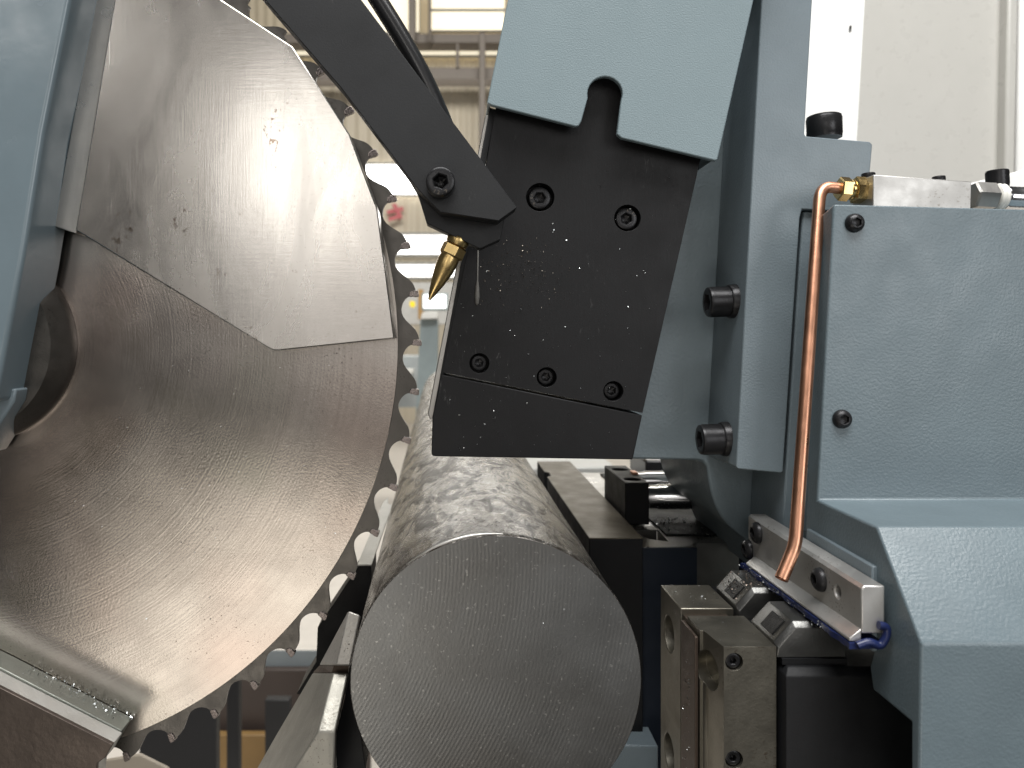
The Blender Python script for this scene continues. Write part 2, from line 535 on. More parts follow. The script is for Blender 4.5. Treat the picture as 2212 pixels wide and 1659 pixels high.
glow_low = plain('dim_window_glass', (.9, .9, .88), .3, 0, (1, .985, .95), 1.9)  # same glass as the upper band, with weaker emission
def window(name, px0, py0, px1, py1, y, mat, label, group, fr=.03):
    a, b = P(px0, py1, y), P(px1, py0, y)
    t = thing(name, label, 'window', (a.x, y, a.z), group)
    box('pane', a.x, b.x, y + .005, y + .03, a.z, b.z, mat, t, 0)
    fm = frame_m
    box('frame_rail', a.x - fr, b.x + fr, y - .02, y + .04, b.z + .001, b.z + fr, fm, t, 0)
    box('frame_rail', a.x - fr, b.x + fr, y - .02, y + .04, a.z - fr, a.z - .001, fm, t, 0)
    box('frame_post', a.x - fr, a.x - .001, y - .018, y + .038, a.z, b.z, fm, t, 0)
    box('frame_post', b.x + .001, b.x + fr, y - .018, y + .038, a.z, b.z, fm, t, 0)
G = 'windows in the far hall wall'
window('hall_window', 300, 357, 1750, 419, 8.93, glow, 'bright window band high up between blade teeth and nozzle arm', G)
window('hall_window', 500, 508, 1600, 549, 8.93, glow_low, 'bright window band just left of the brass nozzle nut', G)
window('hall_window', 500, 572, 1600, 598, 8.93, glow_low, 'narrow bright window band beside the brass nozzle cone', G)
G2 = 'rooflights'
for i, (a, b, c, d, lab) in enumerate([(700, -60, 905, 70, 'pale rooflight sheet left of the roof post, beside the black hose'), (930, 25, 1090, 66, 'pale yellow rooflight sheet below the hood top edge'),
                                  (930, -50, 1090, 20, 'pale rooflight sheet at the very top beside the blue hood'), (640, 95, 1090, 120, 'cream rooflight strip between the two roof beams')]):
    window('rooflight', a, b, c, d, 8.9, glow2, lab, G2, .012)
def beam(px0, py0, px1, py1, y, label, dz=.25):
    a, b = P(px0, py1, y), P(px1, py0, y)
    link_mesh('roof_beam', box_mesh(a.x, b.x, y, y + dz, a.z, b.z), beam_m, None, origin=(a.x, y, a.z), bevel=.01, label=label, cat='beam', group='roof beams')
beam(600, 72, 1300, 93, 8.5, 'upper brown roof beam crossing behind the black hose')
beam(600, 145, 1300, 172, 8.4, 'wide lower brown roof beam above the cream wall')
beam(882, -60, 897, 90, 8.3, 'left upright roof post beside the black hose')
beam(925, -60, 931, 90, 8.3, 'thin upright roof rod right of the roof post')
beam(985, 93, 992, 145, 8.35, 'short upright between the two roof beams', .1)
beam(1035, 70, 1049, 430, 8.2, 'tall grey-brown wall post left of the blue hood', .1)
# red painted character fragment on the far wall (only its blurred right end shows)
red = plain('red_lettering_paint', (.60, .13, .15), .5)
y = 8.9
t = thing('wall_lettering', 'blurred red lettering stroke on cream wall between blade teeth', 'lettering', tuple(P(845, 480, y)))
prism('stroke', [(835, 455), (870, 446), (872, 454), (837, 463)], y, y + .02, red, t, 0)
prism('stroke', [(846, 440), (856, 440), (870, 470), (862, 474)], y - .03, y - .01, red, t, 0)
prism('stroke', [(838, 470), (866, 462), (867, 470), (840, 478)], y - .06, y - .04, red, t, 0)

# ---- machines and posts further back in the hall
def slab(name, pts, y0, y1, mat, label, cat, group=None, bevel=.002):
    o = P(*min(pts, key=lambda q: -q[1]), y0)
    return prism(name, pts, y0, y1, mat, None, bevel, origin=tuple(o), label=label, cat=cat, group=group)
gm = plain('grey_green_machine_paint', (.25, .30, .31), .45)
lm = plain('light_machine_paint', (.74, .74, .71), .4)
om = plain('orange_brown_panel_paint', (.21, .125, .042), .5)
bm_ = plain('dark_brown_panel_paint', (.052, .038, .032), .5)
slab('machine_cabinet', [(860, 610), (1010, 610), (1010, 700), (860, 700)], 6.0, 6.5, plain('pale_grey_cabinet', (.47, .47, .46), .5), 'pale grey machine cabinet far behind the nozzle tip', 'cabinet')
t = thing('control_screen', 'glowing white screen on a stand behind the nozzle tip', 'screen', tuple(P(940, 668, 5.0)))
prism('housing', [(911, 633), (968, 633), (968, 670), (911, 670)], 5.03, 5.15, gm, t, .004)
prism('display', [(915, 637), (963, 637), (963, 665), (915, 665)], 5.0, 5.029, plain('lit_screen', (.9, .9, .9), .3, 0, (1, 1, .98), 2.2), t, .003)
slab('signal_lamp', [(885, 652), (890, 650), (896, 652), (897, 660), (891, 665), (885, 661)], 5.2, 5.25, plain('yellow_lamp', (.8, .6, .02), .3, 0, (1, .75, .05), .3), 'small yellow signal lamp glowing between blade teeth', 'lamp')
slab('wooden_post', [(903, 625), (914, 625), (914, 690), (903, 690)], 5.6, 5.7, plain('ochre_post', (.36, .22, .08), .5), 'short ochre post left of the glowing screen', 'post')
slab('machine_column', [(908, 690), (946, 690), (944, 900), (898, 900)], 3.2, 3.5, gm, 'grey-green machine column behind the blade teeth', 'column')
slab('white_machine_cover', [(912, 676), (944, 672), (946, 688), (908, 689)], 3.15, 3.4, lm, 'small white cap on top of the grey-green machine column', 'cover')
slab('distant_machine', [(780, 770), (905, 770), (905, 880), (780, 880)], 4.0, 4.4, plain('grey_machine_base', (.33, .36, .37), .5), 'blurred grey machine base seen through the teeth', 'machine')
slab('light_rail', [(790, 797), (893, 797), (893, 806), (790, 806)], 3.9, 3.98, lm, 'thin white rail across the far grey machine base', 'rail')
slab('machine_bed', [(1120, 1012), (1330, 1008), (1345, 1110), (1120, 1110)], .80, 1.25, plain('pale_grey_bed_paint', (.42, .42, .40), .5), 'pale grey machine bed behind the rear vise jaw', 'machine')
slab('machine_bed_edge', [(560, 1405), (800, 1405), (800, 1446), (560, 1446)], 1.70, 1.703, plain('grey_rail_paint', (.20, .225, .235), .5), 'grey-blue bed rail showing below the lower blade teeth', 'rail')
slab('brown_panel', [(440, 1447), (800, 1447), (800, 1800), (440, 1800)], 1.68, 1.70, bm_, 'dark brown panel behind the lower blade teeth', 'panel')
slab('orange_panel', [(440, 1588), (600, 1588), (600, 1800), (440, 1800)], 1.64, 1.66, om, 'orange-brown panel at the bottom behind the teeth', 'panel')
slab('dark_post', [(489, 1440), (516, 1440), (516, 1800), (489, 1800)], 1.3, 1.32, M['soft_black'], 'narrow black upright post behind the lower teeth', 'post')
slab('dark_cabinet', [(300, 1490), (467, 1490), (467, 1800), (300, 1800)], 1.1, 1.12, M['soft_black'], 'black cabinet behind the bottom blade teeth', 'cabinet')
slab('dark_box', [(572, 1512), (626, 1512), (626, 1800), (572, 1800)], 1.5, 1.52, M['soft_black'], 'small black box on the dark brown panel', 'box')
slab('cream_slab', [(150, 1660), (206, 1652), (231, 1641), (302, 1629), (365, 1660), (365, 1760), (150, 1760)], .60, .603, plain('cream_paint', (.42, .37, .30), .5), 'cream slab peeking out under the lowest blade tooth', 'slab')

# ---- cabinet at the right
t = thing('cabinet', 'off-white sheet metal cabinet behind the aluminium block', 'cabinet', tuple(P(2000, 800, .95)))
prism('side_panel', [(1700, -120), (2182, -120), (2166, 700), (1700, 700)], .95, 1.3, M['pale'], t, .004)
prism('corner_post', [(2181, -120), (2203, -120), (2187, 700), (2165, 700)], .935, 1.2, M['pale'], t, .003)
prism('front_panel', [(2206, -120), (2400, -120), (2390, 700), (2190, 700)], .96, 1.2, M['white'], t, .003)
t = thing('white_post', 'bright white sheet metal post with a small slot', 'post', tuple(P(1800, 500, .70)))
po = prism('post_sheet', [(1690, -120), (1875, -120), (1849, 330), (1690, 330)], .70, .702, M['white'], t, 0)
cut(po, [prism_mesh([(1847, 46), (1853, 45), (1852, 60), (1846, 61)], .69, .71)])
prism('post_back', [(1690, -120), (1872, -120), (1846, 330), (1690, 330)], .716, .72, M['dark'], t, 0)
slab('white_sheet', [(2080, 400), (2230, 362), (2230, 480), (2080, 480)], .60, .61, M['white'], 'white sheet edge behind the chrome hose at the right', 'metal sheet')

# ------------------------------------------------------------------ saw head (left)
BC = P(-43, 745, .400)
mm = .4 / F          # one picture unit at the blade plane
t = thing('saw_gearbox', 'glossy grey-blue saw gearbox housing with a scuffed steel guard plate', 'gearbox', tuple(P(0, 960, .365)))
prism('housing', [(-420, -260), (197, -260), (150, 0), (93, 283), (50, 553), (-10, 869), (-420, 900)], .362, .3975, M['paint_gloss'], t, .0022, bseg=4)
prism('lower_housing', [(-420, 840), (35, 840), (30, 868), (-45, 985), (-420, 1000)], .374, .3976, M['paint_fine'], t, .001)
prism('backing_strip', [(205, -260), (330, -260), (250, 0), (165, 505), (116, 489), (205, 0), (250, -260)], .386, .3978, M['steel'], t, .0005)
gp = prism('guard_plate', [(290, -260), (247, 0), (205, 250), (163, 497), (580, 752), (590, 757), (602, 757), (852, 731), (833, 590), (815, 450), (805, 425), (755, 290), (632, 100), (480, 0), (180, -260)][:-1] + [(90, -260)][:0], .380, .3985, M['guard'], t, .0006)

# ------------------------------------------------------------------ saw blade
NT_ = 56
t = thing('circular_saw', 'large circular saw blade with carbide-tipped teeth, left of the round bar', 'saw blade', tuple(BC))
PH0 = R(19.35)    # a tooth face, clockwise from +X as seen by the camera
prof = [(-.012, -17), (-.005, -22), (.03, -28), (.09, -33.5), (.16, -37), (.24, -39), (.32, -38.5), (.40, -35.5), (.48, -30), (.55, -23.5), (.62, -16.5), (.68, -11), (.74, -7.5), (.81, -5), (.855, -4.2), (.875, -4), (.885, -15), (.97, -18)]
RT = 952 * mm
outer = []
for k in range(NT_):
    for u, d in prof:
        a = PH0 + (k + u) * 2 * math.pi / NT_
        r = RT + d * mm
        outer.append((BC.x + r * math.cos(a), BC.z - r * math.sin(a)))
n = len(outer)
ri = 890 * mm
inner = []
for i in range(n):
    k, j = divmod(i, len(prof))
    a = PH0 + (k + prof[j][0]) * 2 * math.pi / NT_
    inner.append((BC.x + ri * math.cos(a), BC.z - ri * math.sin(a)))
V = [(x, .4002, z) for x, z in outer] + [(x, .4026, z) for x, z in outer] + [(x, .4002, z) for x, z in inner] + [(x, .4026, z) for x, z in inner]
Fc = []
for i in range(n):
    j = (i + 1) % n
    Fc += [[i, j, j + n, i + n], [i, i + 2 * n, j + 2 * n, j], [i + n, j + n, j + 3 * n, i + 3 * n]]
link_mesh('tooth_rim', mesh_from(V, Fc), M['rimsteel'], t, smooth=30)
# polished body
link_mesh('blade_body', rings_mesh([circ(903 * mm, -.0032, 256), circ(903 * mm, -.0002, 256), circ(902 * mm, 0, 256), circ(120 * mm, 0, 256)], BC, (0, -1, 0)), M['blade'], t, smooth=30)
# hub flange
link_mesh('hub_flange', rings_mesh([circ(210 * mm, 0, 96), circ(210 * mm, .004, 96), circ(206 * mm, .006, 96), circ(190 * mm, .014, 96), circ(186 * mm, .0155, 96), circ(40 * mm, .016, 96)], BC + Vector((0, -.0002, 0)), (0, -1, 0)), M['rimsteel'], t, smooth=30)
# carbide tips: one mesh, shared
def tip_mesh():
    # local: x radial outwards, z along the circumference (towards the tooth face = -z), y thickness
    pr = [(-18, 0), (-19.5, -4), (-17, -10), (-10, -12.5), (-1.5, -12.5), (.8, -10.5), (2, -1), (1, 1), (-5, 1.6), (-12, .2)]
    v = [(x * mm, -.0018, -z * mm) for x, z in pr] + [(x * mm, .0018, -z * mm) for x, z in pr]
    m = len(pr)
    f = [list(range(m)), list(range(2 * m - 1, m - 1, -1))] + [[i, i + m, (i + 1) % m + m, (i + 1) % m] for i in range(m)]
    return mesh_from(v, f)
tm = tip_mesh(); tm.materials.append(M['carbide'])
for k in range(NT_):
    a = PH0 + k * 2 * math.pi / NT_
    da = (a + math.pi) % (2 * math.pi) - math.pi
    if not (R(-42) < da < R(82)): continue
    o = bpy.data.objects.new('carbide_tip', tm); COL.objects.link(o); o.parent = t
    o.location = (RT * math.cos(a), .0014, -RT * math.sin(a))
    o.rotation_euler = (0, a, 0)
    b = o.modifiers.new('bevel', 'BEVEL'); b.width = .0004; b.segments = 2

# swarf on the blade
sp = []
for i in range(150):
    a, r = R(random.uniform(-8, 60)), random.uniform(330, 880) * mm
    sp.append(BC + Vector((r * math.cos(a), -.0003, -r * math.sin(a))))
chips('blade_swarf', sp, .00045, M['chip'], None, 'tiny bright metal flecks stuck to the polished blade face', 'swarf')

# lower-left steel bracket
t = thing('scraper_bracket', 'brown oiled steel bracket with bright cut edge against the lower blade', 'bracket', tuple(P(0, 1700, .375)))
prism('plate', [(-300, 1330), (0, 1486), (243, 1609), (227, 1637), (210, 1649), (200, 1760), (-300, 1760)], .372, .3722 + .0022, M['brownplate'], t, .0003)
prism('cut_edge', [(-300, 1331), (0, 1487), (242, 1610), (226, 1638), (209, 1650), (199, 1760), (-300, 1760)], .3745, .3865, M['galv'], t, .0004)
prism('edge_lip', [(-300, 1296), (0, 1442), (263, 1578), (226, 1640), (-300, 1640)], .3866, .3995, M['grey_green'], t, .0004)  # darker grey-green strip raised behind the cut edge
sp = []
for i in range(240):
    u = random.random()
    q = P(40 + 225 * u, 1463 + 116 * u, .3866)
    q.y = .3995 - abs(random.gauss(0, .0035)); q.z += .0004 + max(0, random.gauss(.0004, .0012))
    sp.append(q)
chips('bracket_swarf', sp, .0009, M['chip'], None, 'line of bright swarf caught between bracket and blade', 'swarf')

# ------------------------------------------------------------------ coolant nozzle arm
t = thing('nozzle_arm', 'dark grey flat-bar coolant arm with a brass nozzle at its end', 'coolant arm', tuple(P(1000, 480, .345)))
prism('arm_bar', [(380, -240), (595, -240), (781, 0), (1117, 448), (1077, 477), (951, 458), (905, 412), (737, 190), (573, 0)], .335, .347, M['black_arm'], t, .0003)
prism('clamp_plate', [(850, 330), (902, 417), (922, 482), (1037, 537), (1081, 517), (1090, 470), (1000, 380)], .3475, .3575, M['black_arm'], t, .0003)
bc = P(952, 401, .335)
bolt = screw('clamp_bolt', t, bc, (0, -1, 0), .0062, .0098, M['black_screw'], spin=.3)

def marking(parent, centre, rad, text, size, start, step, y):
    """raised head marking, letters set round the screw head"""
    vs_, fs_ = [], []
    for i, ch in enumerate(text):
        cu = bpy.data.curves.new('t', 'FONT'); cu.body = ch; cu.size = size; cu.extrude = .00008; cu.align_x = 'CENTER'; cu.align_y = 'CENTER'
        o = bpy.data.objects.new('t', cu); COL.objects.link(o)
        bpy.context.view_layer.update()
        me = bpy.data.meshes.new_from_object(o.evaluated_get(bpy.context.evaluated_depsgraph_get()))
        bpy.data.objects.remove(o, do_unlink=True)
        a = start + step * i
        Mx = Matrix.Translation(Vector((centre[0] + rad * math.cos(a), y, centre[2] + rad * math.sin(a)))) @ Matrix.Rotation(R(90) - a if False else -(a + R(90)), 4, 'Y') @ Matrix.Rotation(R(90), 4, 'X')
        me.transform(Mx)
        b = len(vs_)
        vs_ += [v.co.copy() for v in me.vertices]
        fs_ += [[b + q for q in p.vertices] for p in me.polygons]
        bpy.data.meshes.remove(me)
    me = bpy.data.meshes.new('m'); me.from_pydata([tuple(v) for v in vs_], [], fs_)
    return link_mesh('head_marking', me, M['chip_dark'], parent)
marking(bolt, bc, .0049, '12.9', .0021, R(240), R(20), .335 - .0098 - .0001)

# nozzle, axis in the picture plane
y = .3525
A, B = P(999, 500, y), P(927, 648, y)
ax = (B - A).normalized(); L = (B - A).length
q = y / F
noz = link_mesh('nozzle', rings_mesh([circ(21 * q, L * .34, 40), circ(22.5 * q, L * .44, 40), circ(21 * q, L * .56, 40), circ(15 * q, L * .75, 40), circ(7 * q, L * .93, 40), circ(3.6 * q, L * .985, 40), circ(3 * q, L, 40), circ(1.6 * q, L, 40), circ(1.6 * q, L * .9, 40)], A, ax), M['brass'], t, smooth=40)
link_mesh('hex_nut', rings_mesh([hexr(23 * q, L * .20, 48), hexr(27 * q, L * .225, 48), hexr(27 * q, L * .345, 48), hexr(23 * q, L * .37, 48)], A, ax, .35), M['brass'], noz, smooth=25)
link_mesh('collar', rings_mesh([circ(19 * q, .0, 40), circ(19 * q, L * .06, 40), circ(24 * q, L * .09, 40), circ(25 * q, L * .14, 40), circ(23 * q, L * .195, 40)], A, ax), M['brass'], noz, smooth=40)

# black hose behind the arm
hp = [P(742, -120, .355), P(778, -60, .355), P(817, 0, .355), P(862, 72, .355), P(905, 147, .355), P(938, 215, .356), P(966, 285, .357), P(985, 345, .357)]
link_mesh('coolant_hose', tube_mesh(fillet(hp, .01, 5), .0042, 24), M['rubber'], None, smooth=60, origin=tuple(hp[-1]), label='glossy black coolant hose running behind the dark arm', cat='hose')

# ------------------------------------------------------------------ blade-guide head (black block)
t = thing('guide_head', 'black steel guide head with five sunk socket screws and split lower block', 'guide head', tuple(P(1150, 990, .38)))
up = prism('upper_plate', [(1105, 90), (1580, 140), (1513, 345), (1388, 892), (955, 804), (1052, 345), (1071, 232)], .372, .400, M['black'], t, .0005)
prism('lower_block', [(954, 809), (1387.5, 897), (1367, 993), (936, 986), (932, 981), (934, 900)], .3722, .402, M['black'], t, .0005)
prism('side_plate', [(1048, 250), (1072, 236), (958, 808), (936, 906), (929, 906), (924, 894)], .378, .402, M['steel'], t, .0004)
prism('side_shim', [(1058, 232), (1072, 236), (964, 800), (940, 905), (934, 902)], .3762, .3779, M['black_arm'], t, .0003)
HS = [(1167, 426, 30.5, 23.5), (1355.5, 471, 28.5, 23), (1035.5, 784.5, 21.5, 17), (1181, 815, 21.5, 17), (1325, 845, 21.5, 17)]
cuts = []
for px, py, hr, sr in HS:
    c = P(px, py, .372)
    cuts.append(cyl_mesh(c, (0, -1, 0), hr * .372 / F, -.0085, .002, 48))
cut(up, cuts)
for i, (px, py, hr, sr) in enumerate(HS):
    c = P(px, py, .372) + Vector((0, .0084, 0))
    s = screw('socket_screw', t, c, (0, -1, 0), sr * 1.02 * .374 / F, .0066 if i < 2 else .0045, M['black_screw'], spin=.4 * i)
    if i < 2:
        marking(s, c, sr * .79 * .374 / F, '12.9', .0017, R(160) if i == 0 else R(20), R(21), .372 + .0084 - .0066 - .0001)
# dried coolant drip
dm = plain('dried_coolant', (.15, .145, .135), .6)
link_mesh('coolant_drip', rings_mesh([circ(.0001, 0, 16), circ(.0004, .0006, 16), circ(.00035, .016, 16), circ(.0009, .020, 16), circ(.0012, .024, 16), circ(.0009, .0275, 16), circ(.0003, .0285, 16)], P(1033, 532, .3718), (-.02, 0, -1)), dm, None, smooth=60, origin=tuple(P(1030, 655, .3718)), label='thin grey coolant drip on the black plate under the clamp', cat='drip')
sp = []
def inhead():
    while True:
        px, py = random.uniform(940, 1500), random.uniform(250, 985)
        if py < 805:
            xl = 1052 + (345 - py) * .211; xr = 1513 - (py - 345) * .228
            if py < 360: continue
        else: xl, xr = 945, 1370
        if xl + 8 < px < xr - 8 and random.random() < .25 + .75 * (py > 520):
            return px, py
for i in range(210): sp.append(P(*inhead(), .3717))
chips('plate_swarf', sp, .0006, M['chip'], None, 'bright swarf flecks scattered over the black guide head', 'swarf')
sp = []
for i in range(420):
    sp.append(P(random.gauss(1115, 55), random.gauss(590, 45), .3717))
chips('plate_grit', [s for s in sp if (s.x * F / .3717 + VX) > 1025], .0006, M['chip_dark'], None, 'patch of dark grit stuck on the black plate below the clamp', 'grit')

# pale blue hood over the head
t = thing('hood', 'pale blue sheet metal hood with round-ended slot above the black plate', 'hood', tuple(P(1300, 345, .364)))
def arc(cx, cy, r, a0, a1, n=10):
    return [(cx + r * math.cos(R(a0 + (a1 - a0) * i / n)), cy + r * math.sin(R(a0 + (a1 - a0) * i / n))) for i in range(n + 1)]
hood = [(1141, -230), (1690, -230), (1628, 0), (1551, 340)] + [(1550, 345), (1545, 347)] + [(1343, 298), (1333, 290)] + [(1343, 213)] + arc(1307, 203, 38, 12, -192, 14) + [(1256, 262), (1250, 272), (1243, 273), (1062, 227), (1052, 222), (1097, 0)]
prism('hood_front', hood, .362, .3652, M['teal'], t, .0018, bseg=5)
prism('hood_side', [(1141, -230), (1148, -230), (1104, 0), (1059, 224), (1053, 222), (1097, 0)], .3653, .40, M['teal'], t, .0005)
prism('hood_side', [(1682, -230), (1690, -230), (1628, 0), (1552, 338), (1544, 344), (1620, 0)], .3653, .40, M['teal'], t, .0005)

# ------------------------------------------------------------------ grey-blue column carrying the head
t = thing('head_column', 'grey-blue cast column with stepped bracket and black bolts behind the head', 'column', tuple(P(1600, 1020, .40)))
prism('casting', [(1340, -230), (1700, -230), (1690, 300), (1830, 330), (1830, 480), (1800, 1250), (1640, 1240), (1608, 1163), (1592, 1150), (1573, 1134), (1558, 1116), (1546, 1094), (1537, 1066), (1531, 1034), (1527, 1008), (1518, 997), (1505, 994), (1340, 991)], .418, .52, M['paint_cast'], t, .0012)
prism('bracket', [(1668, -230), (1772, -230), (1755, 0), (1738, 290), (1741, 294), (1879, 306), (1885, 312), (1872, 460), (1733, 452), (1728, 470), (1692, 1018), (1688, 1022), (1594, 1013), (1590, 1008), (1645, 0)], .374, .4175, M['paint_fine'], t, .0008)
prism('rear_flange', [(1736, 456), (1860, 462), (1800, 1150), (1690, 1150), (1697, 1030), (1733, 475)], .3765, .4176, M['paint_fine'], t, .0008)
# big bolts in the left side of the bracket
for px, py, hxp in ((1602, 651, 1524), (1585, 948, 1508)):
    yb = .3885
    c = P(px, py, yb)
    c.x = (1645 - 55 * py / 1008 - VX) / F * .374 - .0001      # the bracket's left face at this height
    h = c.x - (hxp + 3 - VX) / F * yb
    b = screw('bracket_bolt', t, c, (-1, 0, -.03), 33 * yb / F, h, M['black_screw'], kn=True, hx=.56)
    link_mesh('washer', rings_mesh([circ(37 * yb / F, -.003, 48), circ(37 * yb / F, .0024, 48), circ(35 * yb / F, .0031, 48), circ(20 * yb / F, .0032, 48)], c, (-1, 0, -.03)), M['black_screw'], b, smooth=35)
c = P(1781, 299, .392)
screw('top_bolt', t, c, (-.03, 0, 1), 36 * .392 / F, 49 * .392 / F, M['black_screw'])

# ------------------------------------------------------------------ right cover
t = thing('side_cover', 'grey-blue textured machine cover with sloping bulge and two button screws', 'machine cover', (.25, .30, -.13))
XL, ZT = .1608, .0586
def lean(z): return XL + .0565 * max(0, z + .0716)
prof2 = [(.338, ZT), (.338, -.0716), (.2906, -.0716), (.2631, -.1049), (.2668, -.26), (.2690, -.26), (.2690, -.1347), (.2935, -.1347), (.2958, -.1268), (.2925, -.118), (.352, -.118), (.352, ZT - .004)]
vv, ff = [], []
m = len(prof2)
for a, b in prof2: vv.append((lean(b), a, b))
for a, b in prof2: vv.append((.335, a, b - (.0045 if b > 0 else 0)))
ff = [list(range(m)), list(range(2 * m - 1, m - 1, -1))] + [[i, i + m, (i + 1) % m + m, (i + 1) % m] for i in range(m)]
link_mesh('cover_body', mesh_from(vv, ff), M['paint'], t, bevel=.0024, bseg=5)
for px, py in ((1845, 482), (1818, 905)):
    screw('button_screw', t, P(px, py, .338), (0, -1, 0), 20.5 * .338 / F, .0030, M['black_screw'], 'button', spin=.5)
# mounting plate on the cover's side
link_mesh('mounting_plate', xprism_mesh([(.2905, -.0866), (.3445, -.0858), (.3445, -.119), (.2905, -.119)], XL - .0018, XL + .0004), M['paint_fine'], t, bevel=.0006)

# wiper bar along the depth of the cover
t = thing('wiper_bar', 'milled aluminium wiper bar with blue rubber strip, screwed below the cover', 'wiper bar', (.152, .2812, -.113))
wb0, wb1, zt0, zt1 = .2812, .3885, -.0922, -.0905
XB = .1500
me = mesh_from([(XB, wb0, -.1085), (XB, wb0, zt0), (XB + .0012, wb0, zt0 + .0012), (.1585, wb0, zt0 + .0012), (.1585, wb0, -.1085),
                (XB, wb1, -.1135), (XB, wb1, zt1), (XB + .0012, wb1, zt1 + .0012), (.1585, wb1, zt1 + .0012), (.1585, wb1, -.1135)],
               [[0, 1, 2, 3, 4], [9, 8, 7, 6, 5], [0, 5, 6, 1], [1, 6, 7, 2], [2, 7, 8, 3], [3, 8, 9, 4], [4, 9, 5, 0]])
bar_o = link_mesh('bar', me, M['alu_bright'], t, bevel=.0005)
hy = XB * F / (1809 - VX); hz = (VY - 1278) * hy / F
cut(bar_o, [cyl_mesh((XB, hy, hz), (-1, 0, 0), .0026, -.006, .002, 32)])
link_mesh('clamp_strip', mesh_from([(.1455, wb0, -.1112), (.1455, wb0, -.1102), (.1499, wb0, -.1068), (.1499, wb0, -.1115), (.1455, .380, -.1125), (.1455, .380, -.1116), (.1499, .380, -.1082), (.1499, .380, -.1128)],
    [[0, 1, 2, 3], [7, 6, 5, 4], [0, 4, 5, 1], [1, 5, 6, 2], [2, 6, 7, 3], [3, 7, 4, 0]]), M['alu_bright'], t, bevel=.0003)
# blue rubber: a strip with a folded lip at the near end
vv = []
NS = 40
for i in range(NS + 1):
    y = wb0 - .001 + (.385 - wb0) * i / NS
    wv = .0004 * math.sin(i * .9) + .0003 * math.sin(i * 2.3)
    z = -.1112 - .0012 * i / NS
    vv += [(.1450 + wv, y, z - .0026), (.1450 + wv, y, z - .0004), (.1575, y, z), (.1575, y, z - .0022)]
ff = [[0, 1, 2, 3], [NS * 4 + 3, NS * 4 + 2, NS * 4 + 1, NS * 4]]
for i in range(NS):
    a = i * 4
    for j in range(4):
        k = (j + 1) % 4
        ff.append([a + j, a + k, a + 4 + k, a + 4 + j])
link_mesh('rubber_strip', mesh_from(vv, ff), M['blue'], t, smooth=40)
link_mesh('edge_lip', tube_mesh(fillet([(.1475, .2795, -.1122), (.1520, .2795, -.1105), (.1560, .2795, -.1128), (.1583, .2795, -.1085), (.1583, .2795, -.1052), (.1553, .2795, -.1048)], .003, 6), .0015, 12), M['blue'], t, smooth=60)
for px, py, r in ((1638, 1151, .0052), (1619, 1187, .0050), (1774, 1252, .0048)):
    yy = XB * F / (px - VX); zz = (VY - py) * yy / F
    if yy > .3885: yy = .384
    screw('button_screw', t, (XB, yy, zz), (-1, 0, 0), r, .0032, M['black_screw'], 'button')
sp = []
for i in range(190):
    u = random.random() ** 1.3
    sp.append(Vector((.1440 - random.random() * .002 + random.random() * .004, .384 - .085 * u, -.1122 - random.uniform(0, .0025))))
chips('wiper_swarf', sp, .0008, M['chip'], None, 'bright swarf curls along the blue rubber of the wiper bar', 'swarf', (0, 0, 1))

# ------------------------------------------------------------------ coolant manifold and copper pipe
t = thing('coolant_manifold', 'aluminium coolant block with brass fitting and bent copper pipe on the cover', 'coolant manifold', tuple(P(1990, 450, .352)))
prism('block', [(1887, 377), (2099, 392), (2097, 470), (1885, 462)], .345, .363, M['alu'], t, .0004)
y = .354; q = y / F
def xfit(name, px0, px1, py0, py1, prof_, mat, n=48, spin=0, parent=t):
    a, b = P(px0, py0, y), P(px1, py1, y)
    d = (b - a); LL = d.length
    rings = [(hexr if k == 'h' else circ)(r * q, u * LL, n) for u, r, k in prof_]
    return link_mesh(name, rings_mesh(rings, a, d, spin), mat, parent, smooth=25)
fit = xfit('brass_fitting', 1842, 1886, 410, 413, [(0, 24, 'h'), (.05, 29, 'h'), (.85, 29, 'h'), (.95, 26, 'c'), (1, 26, 'c')], M['brass'], spin=.2)
xfit('compression_nut', 1811, 1834, 407.5, 409.5, [(0, 14, 'c'), (0, 23, 'h'), (.1, 26, 'h'), (.9, 26, 'h'), (1, 22, 'h')], M['brass'], spin=.45, parent=fit)
xfit('threaded_neck', 1833, 1843, 409.5, 410, [(0, 20, 'c'), (.3, 22, 'c'), (.7, 22, 'c'), (1, 21, 'c')], M['brass'], parent=fit)
pp = [P(1822, 408, .354), P(1772, 402, .354), P(1718, 1178, .310), P(1688, 1250, .306)]
r_ = .00262
pipe_pts = fillet(pp, [.0078, .0045], 10)
link_mesh('copper_pipe', tube_mesh(pipe_pts, r_, 28, False), M['copper'], t, smooth=60)
e = (pipe_pts[-1] - pipe_pts[-2]).normalized()
link_mesh('pipe_mouth', rings_mesh([circ(r_ * .999, -.0004, 28), circ(r_, .0002, 28), circ(r_ * .72, .0002, 28), circ(r_ * .72, -.004, 28)], pipe_pts[-1], e), M['copper'], t, smooth=40)
xfit('steel_hex', 2098, 2146, 423, 426, [(0, 27, 'h'), (.08, 31, 'h'), (.92, 31, 'h'), (1, 26, 'h')], M['steel'], spin=.1)
xfit('sealing_tape', 2146, 2166, 426, 427.5, [(0, 24, 'c'), (.1, 28, 'c'), (.35, 30, 'c'), (.6, 28.5, 'c'), (.8, 30, 'c'), (1, 26, 'c')], M['tape'])
xfit('chrome_hose', 2164, 2420, 427, 440, [(0, 22, 'c')] + [(i / 60, 24.5 + (i % 2) * .9, 'c') for i in range(1, 60)] + [(1, 24, 'c')], M['chrome'])
for px, py, rr_, hh in ((1876, 386, 14, 12), (2028, 391, 13, 10), (2155, 404, 22, 36)):
    screw('block_screw', t, P(px, py, .357), (-.04, 0, 1), rr_ * .357 / F, hh * .357 / F, M['black_screw'], kn=rr_ > 20)

